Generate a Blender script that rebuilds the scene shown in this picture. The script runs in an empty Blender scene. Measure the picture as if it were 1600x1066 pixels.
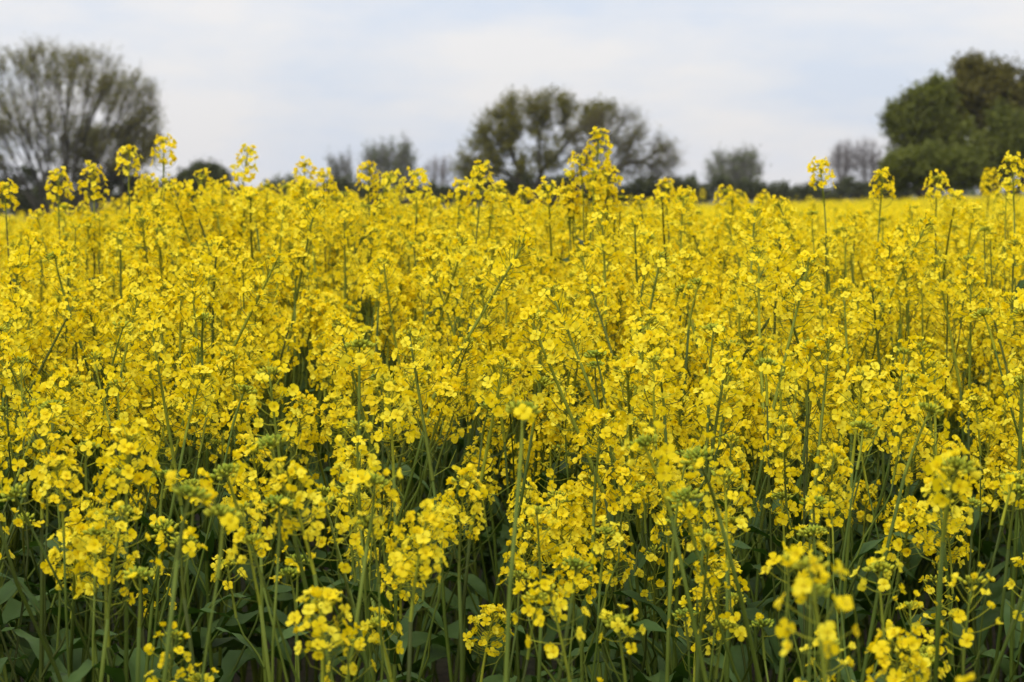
import bpy, math, random
import numpy as np
from mathutils import Matrix, Vector

SEED = 11
R = random.Random(SEED)
NR = np.random.default_rng(SEED)
C = bpy.context.scene.collection
PI = math.pi

# ------------------------------------------------------------------ camera
FPX = 3384.0                       # focal length in pixels of the 1600 px wide photograph
CAM = Vector((0.0, 0.0, 1.42))
HOR = 300.0                        # row of the level line
PITCH = math.atan((533.0 - HOR) / FPX)
cp, sp = math.cos(PITCH), math.sin(PITCH)

def at(px, py, d):
    """the place at ground distance d seen at a pixel of the 1600x1066 photograph"""
    x, y = (px - 800.0) / FPX, -(py - 533.0) / FPX
    v = Vector((x, cp + y * sp, y * cp - sp))
    return CAM + v * (d / v.y)

# ------------------------------------------------------------------ mesh helper
class MB:
    def __init__(self):
        self.v, self.f, self.m, self.t, self.n = [], [], [], [], 0
    def add(self, verts, faces, mat=0, tone=0.5):
        verts = np.asarray(verts, float)
        k = self.n
        self.v.append(verts); self.n += len(verts)
        self.f.extend([tuple(i + k for i in f) for f in faces])
        self.m.extend([mat] * len(faces))
        self.t.extend([tone] * len(verts))
    def merge(self, other, M, mats):
        V = np.concatenate(other.v) if other.v else np.zeros((0, 3))
        A = np.array(M)
        V = V @ A[:3, :3].T + A[:3, 3]
        k = self.n
        self.v.append(V); self.n += len(V)
        self.f.extend([tuple(i + k for i in f) for f in other.f])
        self.m.extend([mats[i] for i in other.m])
        self.t.extend(other.t)
    def mesh(self, name, mats, smooth=True):
        me = bpy.data.meshes.new(name)
        V = np.concatenate(self.v)
        me.from_pydata(V.tolist(), [], self.f)
        for m in mats:
            me.materials.append(m)
        if len(mats) > 1:
            me.polygons.foreach_set('material_index', self.m)
        a = me.attributes.new('tone', 'FLOAT', 'POINT')
        a.data.foreach_set('value', self.t)
        if smooth:
            me.shade_smooth()
        me.update()
        return me

def tube(mb, pts, rads, sides=5, mat=0, tone=0.5, cap=True):
    pts = np.asarray(pts, float)
    n = len(pts)
    tan = np.gradient(pts, axis=0)
    tan /= np.linalg.norm(tan, axis=1)[:, None] + 1e-12
    ref = np.array([1.0, 0.1, 0.0]) if abs(tan[0][0]) < 0.8 else np.array([0.0, 1.0, 0.1])
    V, F = [], []
    for i in range(n):
        a = np.cross(tan[i], ref); a /= np.linalg.norm(a) + 1e-12
        b = np.cross(tan[i], a)
        for s in range(sides):
            w = 2 * PI * s / sides
            V.append(pts[i] + rads[i] * (math.cos(w) * a + math.sin(w) * b))
    for i in range(n - 1):
        for s in range(sides):
            q = (s + 1) % sides
            F.append((i * sides + s, i * sides + q, (i + 1) * sides + q, (i + 1) * sides + s))
    if cap:
        F.append(tuple((n - 1) * sides + s for s in range(sides)))
    mb.add(V, F, mat, tone)

def frame(d, spin=0.0):
    """3x3 whose Z is d"""
    z = np.asarray(d, float); z = z / (np.linalg.norm(z) + 1e-12)
    r = np.array([0.0, 1.0, 0.0]) if abs(z[1]) < 0.9 else np.array([1.0, 0.0, 0.0])
    x = np.cross(r, z); x /= np.linalg.norm(x)
    y = np.cross(z, x)
    c, s = math.cos(spin), math.sin(spin)
    return np.stack([x * c + y * s, -x * s + y * c, z], axis=1)

def mat4(A, p, s=1.0):
    M = np.eye(4); M[:3, :3] = np.asarray(A) * s; M[:3, 3] = p
    return Matrix(M.tolist())

# ------------------------------------------------------------------ materials
def new_mat(name):
    m = bpy.data.materials.new(name); m.use_nodes = True
    nt = m.node_tree
    for n in list(nt.nodes): nt.nodes.remove(n)
    return m, nt, nt.nodes.new, nt.links.new

def plant_mat(name, stops, rough=0.55, trans=0.0, trans_tint=(1, 1, 1), noise=60.0, namp=0.35, spec=0.3, bump=0.0):
    """colour from the per-piece tone attribute, the object's random number and a fine noise; optional translucency"""
    m, nt, N, L = new_mat(name)
    out = N('ShaderNodeOutputMaterial')
    p = N('ShaderNodeBsdfPrincipled')
    p.inputs['Roughness'].default_value = rough
    p.inputs['Specular IOR Level'].default_value = spec
    at_ = N('ShaderNodeAttribute'); at_.attribute_name = 'tone'
    oi = N('ShaderNodeObjectInfo')
    tc = N('ShaderNodeTexCoord')
    nz = N('ShaderNodeTexNoise'); nz.inputs['Scale'].default_value = noise; nz.inputs['Detail'].default_value = 3
    L(tc.outputs['Object'], nz.inputs['Vector'])
    a = N('ShaderNodeMath'); a.operation = 'MULTIPLY_ADD'
    L(oi.outputs['Random'], a.inputs[0]); a.inputs[1].default_value = 0.3; L(at_.outputs['Fac'], a.inputs[2])
    b = N('ShaderNodeMath'); b.operation = 'MULTIPLY_ADD'
    L(nz.outputs['Fac'], b.inputs[0]); b.inputs[1].default_value = namp; L(a.outputs[0], b.inputs[2])
    s = N('ShaderNodeMath'); s.operation = 'SUBTRACT'
    L(b.outputs[0], s.inputs[0]); s.inputs[1].default_value = 0.15 + namp * 0.5
    r = N('ShaderNodeValToRGB')
    e = r.color_ramp.elements
    e[0].position, e[0].color = stops[0][0], (*stops[0][1], 1)
    e[1].position, e[1].color = stops[-1][0], (*stops[-1][1], 1)
    for pos, col in stops[1:-1]:
        k = e.new(pos); k.color = (*col, 1)
    L(s.outputs[0], r.inputs['Fac'])
    L(r.outputs['Color'], p.inputs['Base Color'])
    if bump:
        bp = N('ShaderNodeBump'); bp.inputs['Strength'].default_value = bump; bp.inputs['Distance'].default_value = 0.002
        L(nz.outputs['Fac'], bp.inputs['Height']); L(bp.outputs['Normal'], p.inputs['Normal'])
    if trans:
        tr = N('ShaderNodeBsdfTranslucent')
        mx = N('ShaderNodeMixRGB'); mx.blend_type = 'MULTIPLY'; mx.inputs['Fac'].default_value = 1
        L(r.outputs['Color'], mx.inputs['Color1']); mx.inputs['Color2'].default_value = (*trans_tint, 1)
        L(mx.outputs['Color'], tr.inputs['Color'])
        ms = N('ShaderNodeMixShader'); ms.inputs['Fac'].default_value = trans
        L(p.outputs[0], ms.inputs[1]); L(tr.outputs[0], ms.inputs[2]); L(ms.outputs[0], out.inputs['Surface'])
    else:
        L(p.outputs[0], out.inputs['Surface'])
    return m

M_PETAL = plant_mat('yellow_petal', [(0.0, (0.84, 0.635, 0.005)), (0.5, (0.92, 0.722, 0.006)), (1.0, (0.92, 0.80, 0.045))],
                    rough=0.6, trans=0.48, noise=90, namp=0.25, spec=0.2)
M_ANTHER = plant_mat('anther', [(0, (0.72, 0.52, 0.01)), (1, (0.74, 0.66, 0.03))], rough=0.7, trans=0.2)
M_BUD = plant_mat('green_bud', [(0, (0.20, 0.27, 0.025)), (0.55, (0.42, 0.43, 0.03)), (1, (0.68, 0.58, 0.025))], rough=0.7, trans=0.15, spec=0.12)
M_STEM = plant_mat('green_stem', [(0, (0.034, 0.042, 0.008)), (0.5, (0.056, 0.085, 0.008)), (1, (0.115, 0.146, 0.018))],
                   rough=0.65, noise=25, namp=0.6, spec=0.15)
M_TWIG = plant_mat('flower_stalk', [(0, (0.050, 0.062, 0.010)), (0.45, (0.12, 0.15, 0.016)), (1, (0.36, 0.36, 0.020))], rough=0.65, spec=0.15)
M_LEAF = plant_mat('waxy_leaf', [(0, (0.020, 0.043, 0.007)), (0.5, (0.036, 0.071, 0.011)), (1, (0.070, 0.115, 0.026))],
                   rough=0.6, trans=0.18, trans_tint=(1.0, 1.3, 0.5), noise=18, namp=0.7, spec=0.2, bump=0.5)
M_BARK = plant_mat('dark_bark', [(0, (0.030, 0.027, 0.020)), (1, (0.075, 0.066, 0.050))], rough=0.9, noise=3, namp=0.6, spec=0.1)
M_BROWNTWIG = plant_mat('brown_twig', [(0, (0.040, 0.034, 0.018)), (1, (0.085, 0.072, 0.038))], rough=0.9, noise=3, namp=0.6, spec=0.1)
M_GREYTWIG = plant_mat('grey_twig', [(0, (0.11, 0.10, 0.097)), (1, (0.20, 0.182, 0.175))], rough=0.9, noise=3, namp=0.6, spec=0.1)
def foliage(name, lo, hi):
    mid = tuple((a + b) * 0.5 for a, b in zip(lo, hi))
    return plant_mat(name, [(0, lo), (0.5, mid), (1, hi)], rough=0.6, trans=0.25, trans_tint=(1.0, 1.1, 0.5), noise=0.45, namp=0.9, spec=0.2)
M_OLIVE = foliage('olive_young_leaf', (0.076, 0.072, 0.008), (0.185, 0.168, 0.020))
M_OAK = foliage('oak_young_leaf', (0.085, 0.080, 0.006), (0.205, 0.185, 0.016))
M_DENSE = foliage('green_leaf', (0.054, 0.066, 0.006), (0.145, 0.158, 0.016))
M_BROWN = foliage('bronze_leaf', (0.070, 0.064, 0.008), (0.160, 0.136, 0.018))
M_DARKLEAF = foliage('dark_hedge_leaf', (0.032, 0.040, 0.012), (0.085, 0.092, 0.028))
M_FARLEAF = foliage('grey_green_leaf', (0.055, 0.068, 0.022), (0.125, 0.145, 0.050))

# ------------------------------------------------------------------ the ground
def sstep(a, b, x):
    t = np.clip((x - a) / (b - a), 0, 1); return t * t * (3 - 2 * t)

def ground_z(x, y):
    w = sstep(9.0, 60.0, y) * 1.0
    side = np.clip(x, -60, 60)
    return w * (0.030 * side - 0.50) * (1 - sstep(70, 260, y) * 0.7)

def build_ground():
    xs = np.concatenate([[-1600, -1100, -600, -250], np.linspace(-110, 110, 89), [250, 600, 1100, 1600]])
    ys = np.concatenate([[-300, -60, -15, -5], np.linspace(0, 20, 21), np.linspace(24, 120, 49), [140, 170, 200, 240, 300, 420, 700, 1200, 1800]])
    X, Y = np.meshgrid(xs, ys)
    Z = ground_z(X, Y) + 0.02 * np.sin(X * 1.7) * np.cos(Y * 1.3) * (np.abs(X) < 120)
    V = np.stack([X.ravel(), Y.ravel(), Z.ravel()], 1)
    w = len(xs)
    F = [(j * w + i, j * w + i + 1, (j + 1) * w + i + 1, (j + 1) * w + i) for j in range(len(ys) - 1) for i in range(w - 1)]
    mb = MB(); mb.add(V, F)
    m, nt, N, L = new_mat('soil_and_grass')
    out = N('ShaderNodeOutputMaterial'); p = N('ShaderNodeBsdfPrincipled'); p.inputs['Roughness'].default_value = 0.95
    g = N('ShaderNodeNewGeometry')
    n1 = N('ShaderNodeTexNoise'); n1.inputs['Scale'].default_value = 0.35; n1.inputs['Detail'].default_value = 8
    n2 = N('ShaderNodeTexNoise'); n2.inputs['Scale'].default_value = 22; n2.inputs['Detail'].default_value = 8
    L(g.outputs['Position'], n1.inputs['Vector']); L(g.outputs['Position'], n2.inputs['Vector'])
    r1 = N('ShaderNodeValToRGB'); e = r1.color_ramp.elements
    e[0].position, e[0].color = 0.3, (0.030, 0.023, 0.015, 1); e[1].position, e[1].color = 0.75, (0.070, 0.055, 0.036, 1)
    r2 = N('ShaderNodeValToRGB'); e = r2.color_ramp.elements
    e[0].position, e[0].color = 0.3, (0.032, 0.050, 0.014, 1); e[1].position, e[1].color = 0.75, (0.075, 0.105, 0.030, 1)
    L(n2.outputs['Fac'], r1.inputs['Fac']); L(n2.outputs['Fac'], r2.inputs['Fac'])
    mx = N('ShaderNodeMixRGB'); rr = N('ShaderNodeValToRGB'); rr.color_ramp.elements[0].position = 0.42; rr.color_ramp.elements[1].position = 0.58
    L(n1.outputs['Fac'], rr.inputs['Fac']); L(rr.outputs['Color'], mx.inputs['Fac'])
    L(r1.outputs['Color'], mx.inputs['Color1']); L(r2.outputs['Color'], mx.inputs['Color2'])
    L(mx.outputs['Color'], p.inputs['Base Color'])
    b = N('ShaderNodeBump'); b.inputs['Strength'].default_value = 0.8; b.inputs['Distance'].default_value = 0.03
    L(n2.outputs['Fac'], b.inputs['Height']); L(b.outputs['Normal'], p.inputs['Normal'])
    L(p.outputs[0], out.inputs['Surface'])
    o = bpy.data.objects.new('ground', mb.mesh('ground', [m])); C.objects.link(o)
    o['kind'] = 'structure'; o['label'] = 'dark soil and grass under the rapeseed field'

build_ground()

# ------------------------------------------------------------------ flowers, buds, pods
HEAD_MATS = [M_PETAL, M_ANTHER, M_TWIG]

def add_flower(mb, pos, nrm, size, rng, lod=0, closed=0.0):
    A = frame(nrm, rng.uniform(0, 2 * PI)) * size
    tone = rng.uniform(0.1, 0.95)
    op = 1.0 - closed
    if lod:
        prof = [(0.0008, 0.0022, 0.0012), (0.0092 * op + 0.001, 0.0035 + 0.006 * closed, 0.0042)]
    else:
        k = rng.uniform(-0.0012, 0.0014)
        prof = [(0.0006, 0.0, 0.0007),
                (0.0016 + 0.0004 * op, 0.0034, 0.0015),
                (0.0028 + 0.0032 * op, 0.0050 + 0.0022 * closed, 0.0047),
                (0.0034 + 0.0058 * op, 0.0054 + k + 0.0050 * closed, 0.0038)]
    for q in range(4):
        az = q * PI / 2 + rng.uniform(-0.16, 0.16)
        fold = rng.uniform(-0.0026, 0.0022); sc = rng.uniform(0.85, 1.1)
        dz = rng.uniform(-0.0030, 0.0022)
        ca, sa = math.cos(az), math.sin(az)
        V = []
        if not lod:
            cq = min(1.0, max(0.0, closed + rng.uniform(-0.22, 0.22))); op = 1 - cq
            prof = [(0.0003, 0.0022, 0.0010),
                    (0.0018 + 0.0012 * op, 0.0036, 0.0028),
                    (0.0028 + 0.0036 * op, 0.0044 + 0.0024 * cq, 0.0049),
                    (0.0034 + 0.0062 * op, 0.0042 + k + 0.0054 * cq, 0.0038)]
        for i, (r, z, w) in enumerate(prof):
            r *= sc; w *= sc
            zz = z + dz * (i / max(1, len(prof) - 1))
            last = (i == len(prof) - 1)
            if lod:
                row = [(r, -w, zz), (r, w, zz)]
            else:
                row = [(r - (0.0008 if last else 0), -w, zz + fold * (i > 1)), (r + (0.0010 if last else 0), 0, zz), (r - (0.0008 if last else 0), w, zz + fold * (i > 1))]
            for (a, b, c) in row:
                V.append((a * ca - b * sa, a * sa + b * ca, c))
        V = np.array(V) @ A.T + pos
        if lod:
            F = [(0, 2, 3, 1)]
        else:
            F = []
            for i in range(len(prof) - 1):
                for j in range(2):
                    F.append((i * 3 + j, i * 3 + j + 1, i * 3 + j + 4, i * 3 + j + 3))
        mb.add(V, F, 0, min(1, max(0, tone + rng.uniform(-0.12, 0.12))))
    if not lod:                                                # stamens and pistil: a small tuft
        V = []; F = []
        for s in range(5):
            a = 2 * PI * s / 5 + 0.4
            x, y = 0.0016 * math.cos(a), 0.0016 * math.sin(a)
            k = len(V)
            V += [(x * 0.4 - 0.0003, y * 0.4, 0.001), (x * 0.4 + 0.0003, y * 0.4 + 0.0003, 0.001), (x * 1.5, y * 1.5, 0.0066), (x * 1.5 + 0.0011, y * 1.5 + 0.0008, 0.0062)]
            F += [(k, k + 1, k + 3, k + 2)]
        mb.add(np.array(V) @ A.T + pos, F, 1, rng.uniform(0.2, 0.9))
        V = [(0.0007 * math.cos(a), 0.0007 * math.sin(a), -0.001) for a in (0, 2.1, 4.2)] + [(0.0019 * math.cos(a), 0.0019 * math.sin(a), 0.0030) for a in (0, 2.1, 4.2)]
        mb.add(np.array(V) @ A.T + pos, [(0, 1, 4, 3), (1, 2, 5, 4), (2, 0, 3, 5)], 2, 0.8)

def add_bud(mb, pos, d, size, rng, ripe, lod=0):
    A = frame(d, rng.uniform(0, 6)) * size
    if lod:
        V = [(0, 0, -0.003), (0.0016, 0, 0), (-0.0008, 0.0014, 0), (-0.0008, -0.0014, 0), (0, 0, 0.0035)]
        F = [(0, 2, 1), (0, 3, 2), (0, 1, 3), (4, 1, 2), (4, 2, 3), (4, 3, 1)]
    else:
        V = [(0, 0, -0.0036)]; F = []
        for (z, r) in ((-0.0012, 0.0016), (0.0016, 0.00145)):
            V += [(r * math.cos(a), r * math.sin(a), z) for a in np.arange(5) * 2 * PI / 5]
        V.append((0, 0, 0.0036))
        for s in range(5):
            q = (s + 1) % 5
            F += [(0, 1 + q, 1 + s), (1 + s, 1 + q, 6 + q, 6 + s), (6 + s, 6 + q, 11)]
    mb.add(np.array(V) @ A.T + pos, F, 0, min(1, max(0, rng.gauss(ripe, 0.16))))

def make_head(seed, n_fl, axis, n_bud, n_pod, lod=0, zone=0.05, ripe=0.4, spread=1.0):
    """a raceme: spent pods low on the axis, open flowers above, buds at the tip; origin at the axis base, +Z up"""
    rng = random.Random(seed)
    fl, bd = MB(), MB()
    bend = np.array([rng.uniform(-1, 1), rng.uniform(-1, 1), 0]) * 0.10 * axis
    P = lambda t: np.array([0, 0, axis * t]) + bend * t * t
    ts = np.linspace(0, 1, 6)
    tube(fl, [P(t) for t in ts], [(0.0021 if axis < 0.16 else 0.0029) * (1 - 0.48 * t) for t in ts], 3 if lod else 5, 2, rng.uniform(0.2, 0.7))
    ga = 2.39996
    ph = rng.uniform(0, 6)
    zone = min(zone, axis * 0.9)
    for i in range(n_fl):
        u = (i + 0.5) / n_fl                                   # 0 low on the axis, 1 near the tip
        t = 1 - (zone * (1 - u) ** 0.9 + 0.004) / axis
        a = ph + ga * i + rng.uniform(-0.3, 0.3)
        ln = (0.0135 + 0.0125 * math.sin(PI * (0.18 + 0.72 * u))) * rng.uniform(0.85, 1.2) * spread
        el = math.radians(12 + 50 * u ** 1.3 + rng.uniform(-10, 10))
        d = np.array([math.cos(a) * math.cos(el), math.sin(a) * math.cos(el), math.sin(el)])
        p0 = P(t); p1 = p0 + d * ln
        if lod < 2:
            mid = (p0 + p1) / 2 + np.array([0, 0, -0.0015])
            tube(fl, [p0, mid, p1], [0.0006, 0.00055, 0.0006], 3, 2, rng.uniform(0.5, 1.0), cap=False)
        nrm = d + np.array([rng.uniform(-.7, .7), rng.uniform(-.7, .7), rng.uniform(-0.45, 0.55)])
        closed = rng.uniform(0.2, 0.9) if u > 0.75 else (rng.uniform(0.3, 0.8) if rng.random() < 0.2 else rng.uniform(0, 0.3))
        add_flower(fl, p1, nrm, rng.uniform(0.68, 0.95), rng, lod, closed)
    for i in range(n_bud):
        u = (i + 0.5) / n_bud
        a = ga * i + 1.0
        th = math.acos(1 - u * 0.95)                           # over a dome
        d = np.array([math.cos(a) * math.sin(th), math.sin(a) * math.sin(th), math.cos(th)])
        ln = (0.007 + 0.0075 * u) * rng.uniform(0.85, 1.15)
        b0 = P(1) + np.array([0, 0, -0.004]); b1 = b0 + d * ln
        add_bud(bd, b1, d + np.array([0, 0, 0.5]), rng.uniform(0.75, 1.1) * (0.75 + 0.5 * u), rng, ripe + 0.25 * u, lod)
        if not lod:
            tube(bd, [b0, b1], [0.0005, 0.0005], 3, 1, 0.6, cap=False)
    for i in range(n_pod):
        u = (i + 0.5) / n_pod
        t = u * max(0.05, (1 - (zone + 0.006) / axis))
        a = ga * i + 0.5 + rng.uniform(-.3, .3)
        ln = (0.050 - 0.018 * u) * rng.uniform(0.6, 1.15)
        el0 = math.radians(rng.uniform(10, 35)); el1 = el0 + math.radians(35)
        h = np.array([math.cos(a), math.sin(a), 0])
        p0 = P(t); p1 = p0 + ln * 0.5 * (h * math.cos(el0) + np.array([0, 0, math.sin(el0)]))
        p2 = p1 + ln * 0.5 * (h * math.cos(el1) + np.array([0, 0, math.sin(el1)]))
        tube(fl, [p0, p1, p2], [0.0005, 0.0007, 0.0004], 3, 2, rng.uniform(0, 0.6), cap=False)
    return fl, bd, axis

KINDS = {  # kind: (flowers, axis, buds, pods, zone, bud ripeness, spread)
    'full':  (39, 0.110, 12, 6, 0.066, 0.55, 1.0),
    'round': (34, 0.090, 12, 4, 0.050, 0.55, 1.0),
    'loose': (16, 0.120, 14, 8, 0.072, 0.40, 1.1),
    'long':  (30, 0.230, 12, 16, 0.066, 0.50, 1.0),
    'young': (9, 0.070, 30, 2, 0.026, 0.30, 0.9),
    'bud':   (3, 0.050, 30, 0, 0.016, 0.15, 0.9),
}
HEADS, LODHEADS = {}, {}
for ki, (k, a) in enumerate(KINDS.items()):
    for j in range(3):
        f = R.uniform(0.88, 1.12)
        args = (int(a[0] * f + .5), a[1] * f, a[2], a[3])
        fl, bd, ax = make_head(100 + ki * 10 + j, *args, 0, a[4] * f, a[5], a[6])
        HEADS[(k, j)] = dict(fl=fl, bd=bd, ax=ax, me=fl.mesh('flower_head_' + k, HEAD_MATS), bme=bd.mesh('bud_cluster_' + k, [M_BUD, M_TWIG]))
    fl, bd, ax = make_head(100 + ki * 10, max(2, int(a[0] * 0.9)), a[1], max(4, a[2] // 4), a[3] // 3, 2, a[4], a[5], a[6])
    LODHEADS[k] = dict(fl=fl, bd=bd, ax=ax)

# ------------------------------------------------------------------ leaves
def make_leaf(seed, length, width, lobed, droop):
    rng = random.Random(seed); mb = MB()
    n = 13; V, F = [], []
    p1, p2 = rng.uniform(0, 6), rng.uniform(0, 6)
    ang = math.radians(62); y = z = 0.0
    step = length / (n - 1)
    for i in range(n):
        t = i / (n - 1)
        w = width * (math.sin(PI * min(1, t * 0.93 + 0.07)) ** 0.75) * (0.75 + 0.5 * t if lobed else 1.15 - 0.55 * t)
        if lobed: w *= 1 + 0.32 * math.sin(t * 21 + p1)
        for j, s in enumerate((-1, -0.5, 0, 0.5, 1)):
            wav = 0.06 * width * math.sin(t * 17 + p1 + (2.1 if s > 0 else 0)) * abs(s) * 2
            V.append((s * w * 0.5 + 0.01 * width * math.sin(t * 5 + p2), y - abs(s) * 0.006 * 0, z + abs(s) ** 1.3 * w * 0.22 + wav))
        y += math.cos(ang) * step; z += math.sin(ang) * step
        ang -= droop / (n - 1)
    for i in range(n - 1):
        for j in range(4):
            F.append((i * 5 + j, i * 5 + j + 1, i * 5 + j + 6, i * 5 + j + 5))
    mb.add(V, F, 0, 0.5)
    return mb
LEAVES = []
for i, (l, w, lob, dr) in enumerate([(0.085, 0.016, 0, 1.0), (0.11, 0.021, 0, 1.5), (0.14, 0.030, 0, 1.9), (0.18, 0.044, 1, 2.0), (0.22, 0.060, 1, 2.3), (0.16, 0.038, 1, 1.3)]):
    mb = make_leaf(40 + i, l, w, lob, dr)
    LEAVES.append(dict(mb=mb, me=mb.mesh('leaf', [M_LEAF])))

# ------------------------------------------------------------------ plants
def bez(a, b, c, t): return a * (1 - t) ** 2 + 2 * b * t * (1 - t) + c * t * t

def design(rng, apex, top_kind='full', nb=6, spread=0.13, drop=(0.0, 0.2), side_kinds=('full', 'round', 'loose', 'young'),
           nleaf=5, start=(0.5, 0.86), bow=0.06, rbase=0.0044, hs=1.0):
    """apex: where the tip of the top raceme is, from the plant's base. Returns stem mesh data, heads and leaves with their places"""
    apex = np.array(apex, float)
    stem = MB(); heads = []; leaves = []
    j = rng.randrange(3); ax = HEADS[(top_kind, j)]['ax'] * hs
    ba = rng.uniform(0, 2 * PI)
    base = np.zeros(3)
    tip0 = apex - np.array([0, 0, ax])
    mid = np.array([tip0[0] * 0.35, tip0[1] * 0.35, tip0[2] * 0.55]) + bow * np.array([math.cos(ba), math.sin(ba), 0])
    d_end = tip0 - mid; d_end /= np.linalg.norm(d_end)
    tip = apex - d_end * ax
    ts = np.linspace(0, 1, 11)
    wob = [np.array([rng.gauss(0, .003), rng.gauss(0, .003), 0]) * (0 < t < 1) for t in ts]
    pts = [bez(base, mid, tip, t) + w for t, w in zip(ts, wob)]
    tone = rng.uniform(0.15, 0.9)
    tube(stem, pts, [rbase * (1 - 0.58 * t) for t in ts], 7, 0, tone)
    heads.append(((top_kind, j), mat4(frame(d_end, rng.uniform(0, 6)), tip, hs)))
    az = rng.uniform(0, 2 * PI)
    H = apex[2]
    for b in range(nb):
        u = (b + rng.uniform(0.2, 0.8)) / nb
        t0 = start[0] + (start[1] - start[0]) * u
        az += 2.39996 + rng.uniform(-0.4, 0.4)
        k = rng.choice(side_kinds); jj = rng.randrange(3); sc = hs * rng.uniform(0.8, 1.0); axb = HEADS[(k, jj)]['ax'] * sc
        top_z = H - (drop[0] + (drop[1] - drop[0]) * rng.random() ** 0.8)
        t0 = max(0.3, min(t0, (top_z - axb - 0.07) / tip[2]))
        s0 = bez(base, mid, tip, t0)
        hz = np.array([math.cos(az), math.sin(az), 0])
        rr = spread * (0.5 + 0.75 * rng.random()) * (1.1 - 0.35 * u)
        cen = bez(base, mid, tip, min(1, top_z / H))
        e_top = np.array([cen[0], cen[1], 0]) + hz * rr + np.array([0, 0, max(top_z, s0[2] + axb + 0.03)])
        c1 = s0 + hz * rr * 0.75 + np.array([0, 0, (e_top[2] - s0[2]) * 0.36])
        de = e_top - c1; de /= np.linalg.norm(de)
        e0 = e_top - de * axb
        tt = np.linspace(0, 1, 7)
        bp = [bez(s0, c1, e0, t) + np.array([rng.gauss(0, .002), rng.gauss(0, .002), 0]) * (0 < t < 1) for t in tt]
        r0 = rbase * (1 - 0.58 * t0) * 0.72
        tube(stem, bp, [r0 * (1 - 0.42 * t) for t in tt], 5, 0, min(1, max(0, tone + rng.uniform(-.15, .15))))
        heads.append(((k, jj), mat4(frame(de, rng.uniform(0, 6)), e0, sc)))
        if rng.random() < nleaf / 6.0:                        # clasping leaf at the node
            lv = rng.choice((0, 1, 2, 2)) if t0 > 0.62 else rng.choice((1, 2, 3, 5))
            A = np.array([[math.sin(az), math.cos(az), 0], [-math.cos(az), math.sin(az), 0], [0, 0, 1]])
            leaves.append((lv, mat4(A, s0 + hz * 0.003, rng.uniform(0.8, 1.2))))
    for i in range(max(1, nleaf // 2 + (nleaf > 7) * 4)):                       # lower stem leaves
        t0 = rng.uniform(0.25, start[0] + (0.3 if nleaf > 7 else 0.08)); a = rng.uniform(0, 2 * PI)
        A = np.array([[math.sin(a), math.cos(a), 0], [-math.cos(a), math.sin(a), 0], [0, 0, 1]])
        leaves.append((rng.choice((0, 1, 2, 2) if t0 > 0.62 else (2, 3, 4, 5)), mat4(A, bez(base, mid, tip, t0), rng.uniform(0.85, 1.25))))
    return dict(stem=stem, heads=heads, leaves=leaves, H=H)

STEM_N = [0]
def realise(dz, name='rapeseed_plant'):
    root = bpy.data.objects.new(name, None); root.empty_display_size = 0.05; C.objects.link(root)
    o = bpy.data.objects.new('stem', dz['stem'].mesh('stem', [M_STEM])); C.objects.link(o); o.parent = root
    for key, M in dz['heads']:
        h = bpy.data.objects.new('flower_head', HEADS[key]['me']); C.objects.link(h); h.parent = root; h.matrix_basis = M
        b = bpy.data.objects.new('bud_cluster', HEADS[key]['bme']); C.objects.link(b); b.parent = h
    for lv, M in dz['leaves']:
        l = bpy.data.objects.new('leaf', LEAVES[lv]['me']); C.objects.link(l); l.parent = root; l.matrix_basis = M
    return root

def copy_plant(src):
    r = src.copy(); C.objects.link(r)
    for ch in list(src.children):
        c = ch.copy(); C.objects.link(c); c.parent = r
        for g in list(ch.children):
            d = g.copy(); C.objects.link(d); d.parent = c
    return r

def merged(dz, lod=False):
    """the whole plant as one mesh, for the far field"""
    mb = MB()
    I = Matrix.Identity(4)
    if not lod:
        mb.merge(dz['stem'], I, [3])
    else:
        mb.merge(dz['stem'], I, [3])
    for key, M in dz['heads']:
        src = LODHEADS[key[0]] if lod else HEADS[key]
        mb.merge(src['fl'], M, [0, 1, 2]); mb.merge(src['bd'], M, [4, 2])
    for lv, M in dz['leaves']:
        mb.merge(LEAVES[lv]['mb'], M, [5])
    return mb.mesh('rapeseed_merged', [M_PETAL, M_ANTHER, M_TWIG, M_STEM, M_BUD, M_LEAF])

GROUP = 'rapeseed plants in flower near the front of the field'
plants = []            # (x, y) of the placed individuals

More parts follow.
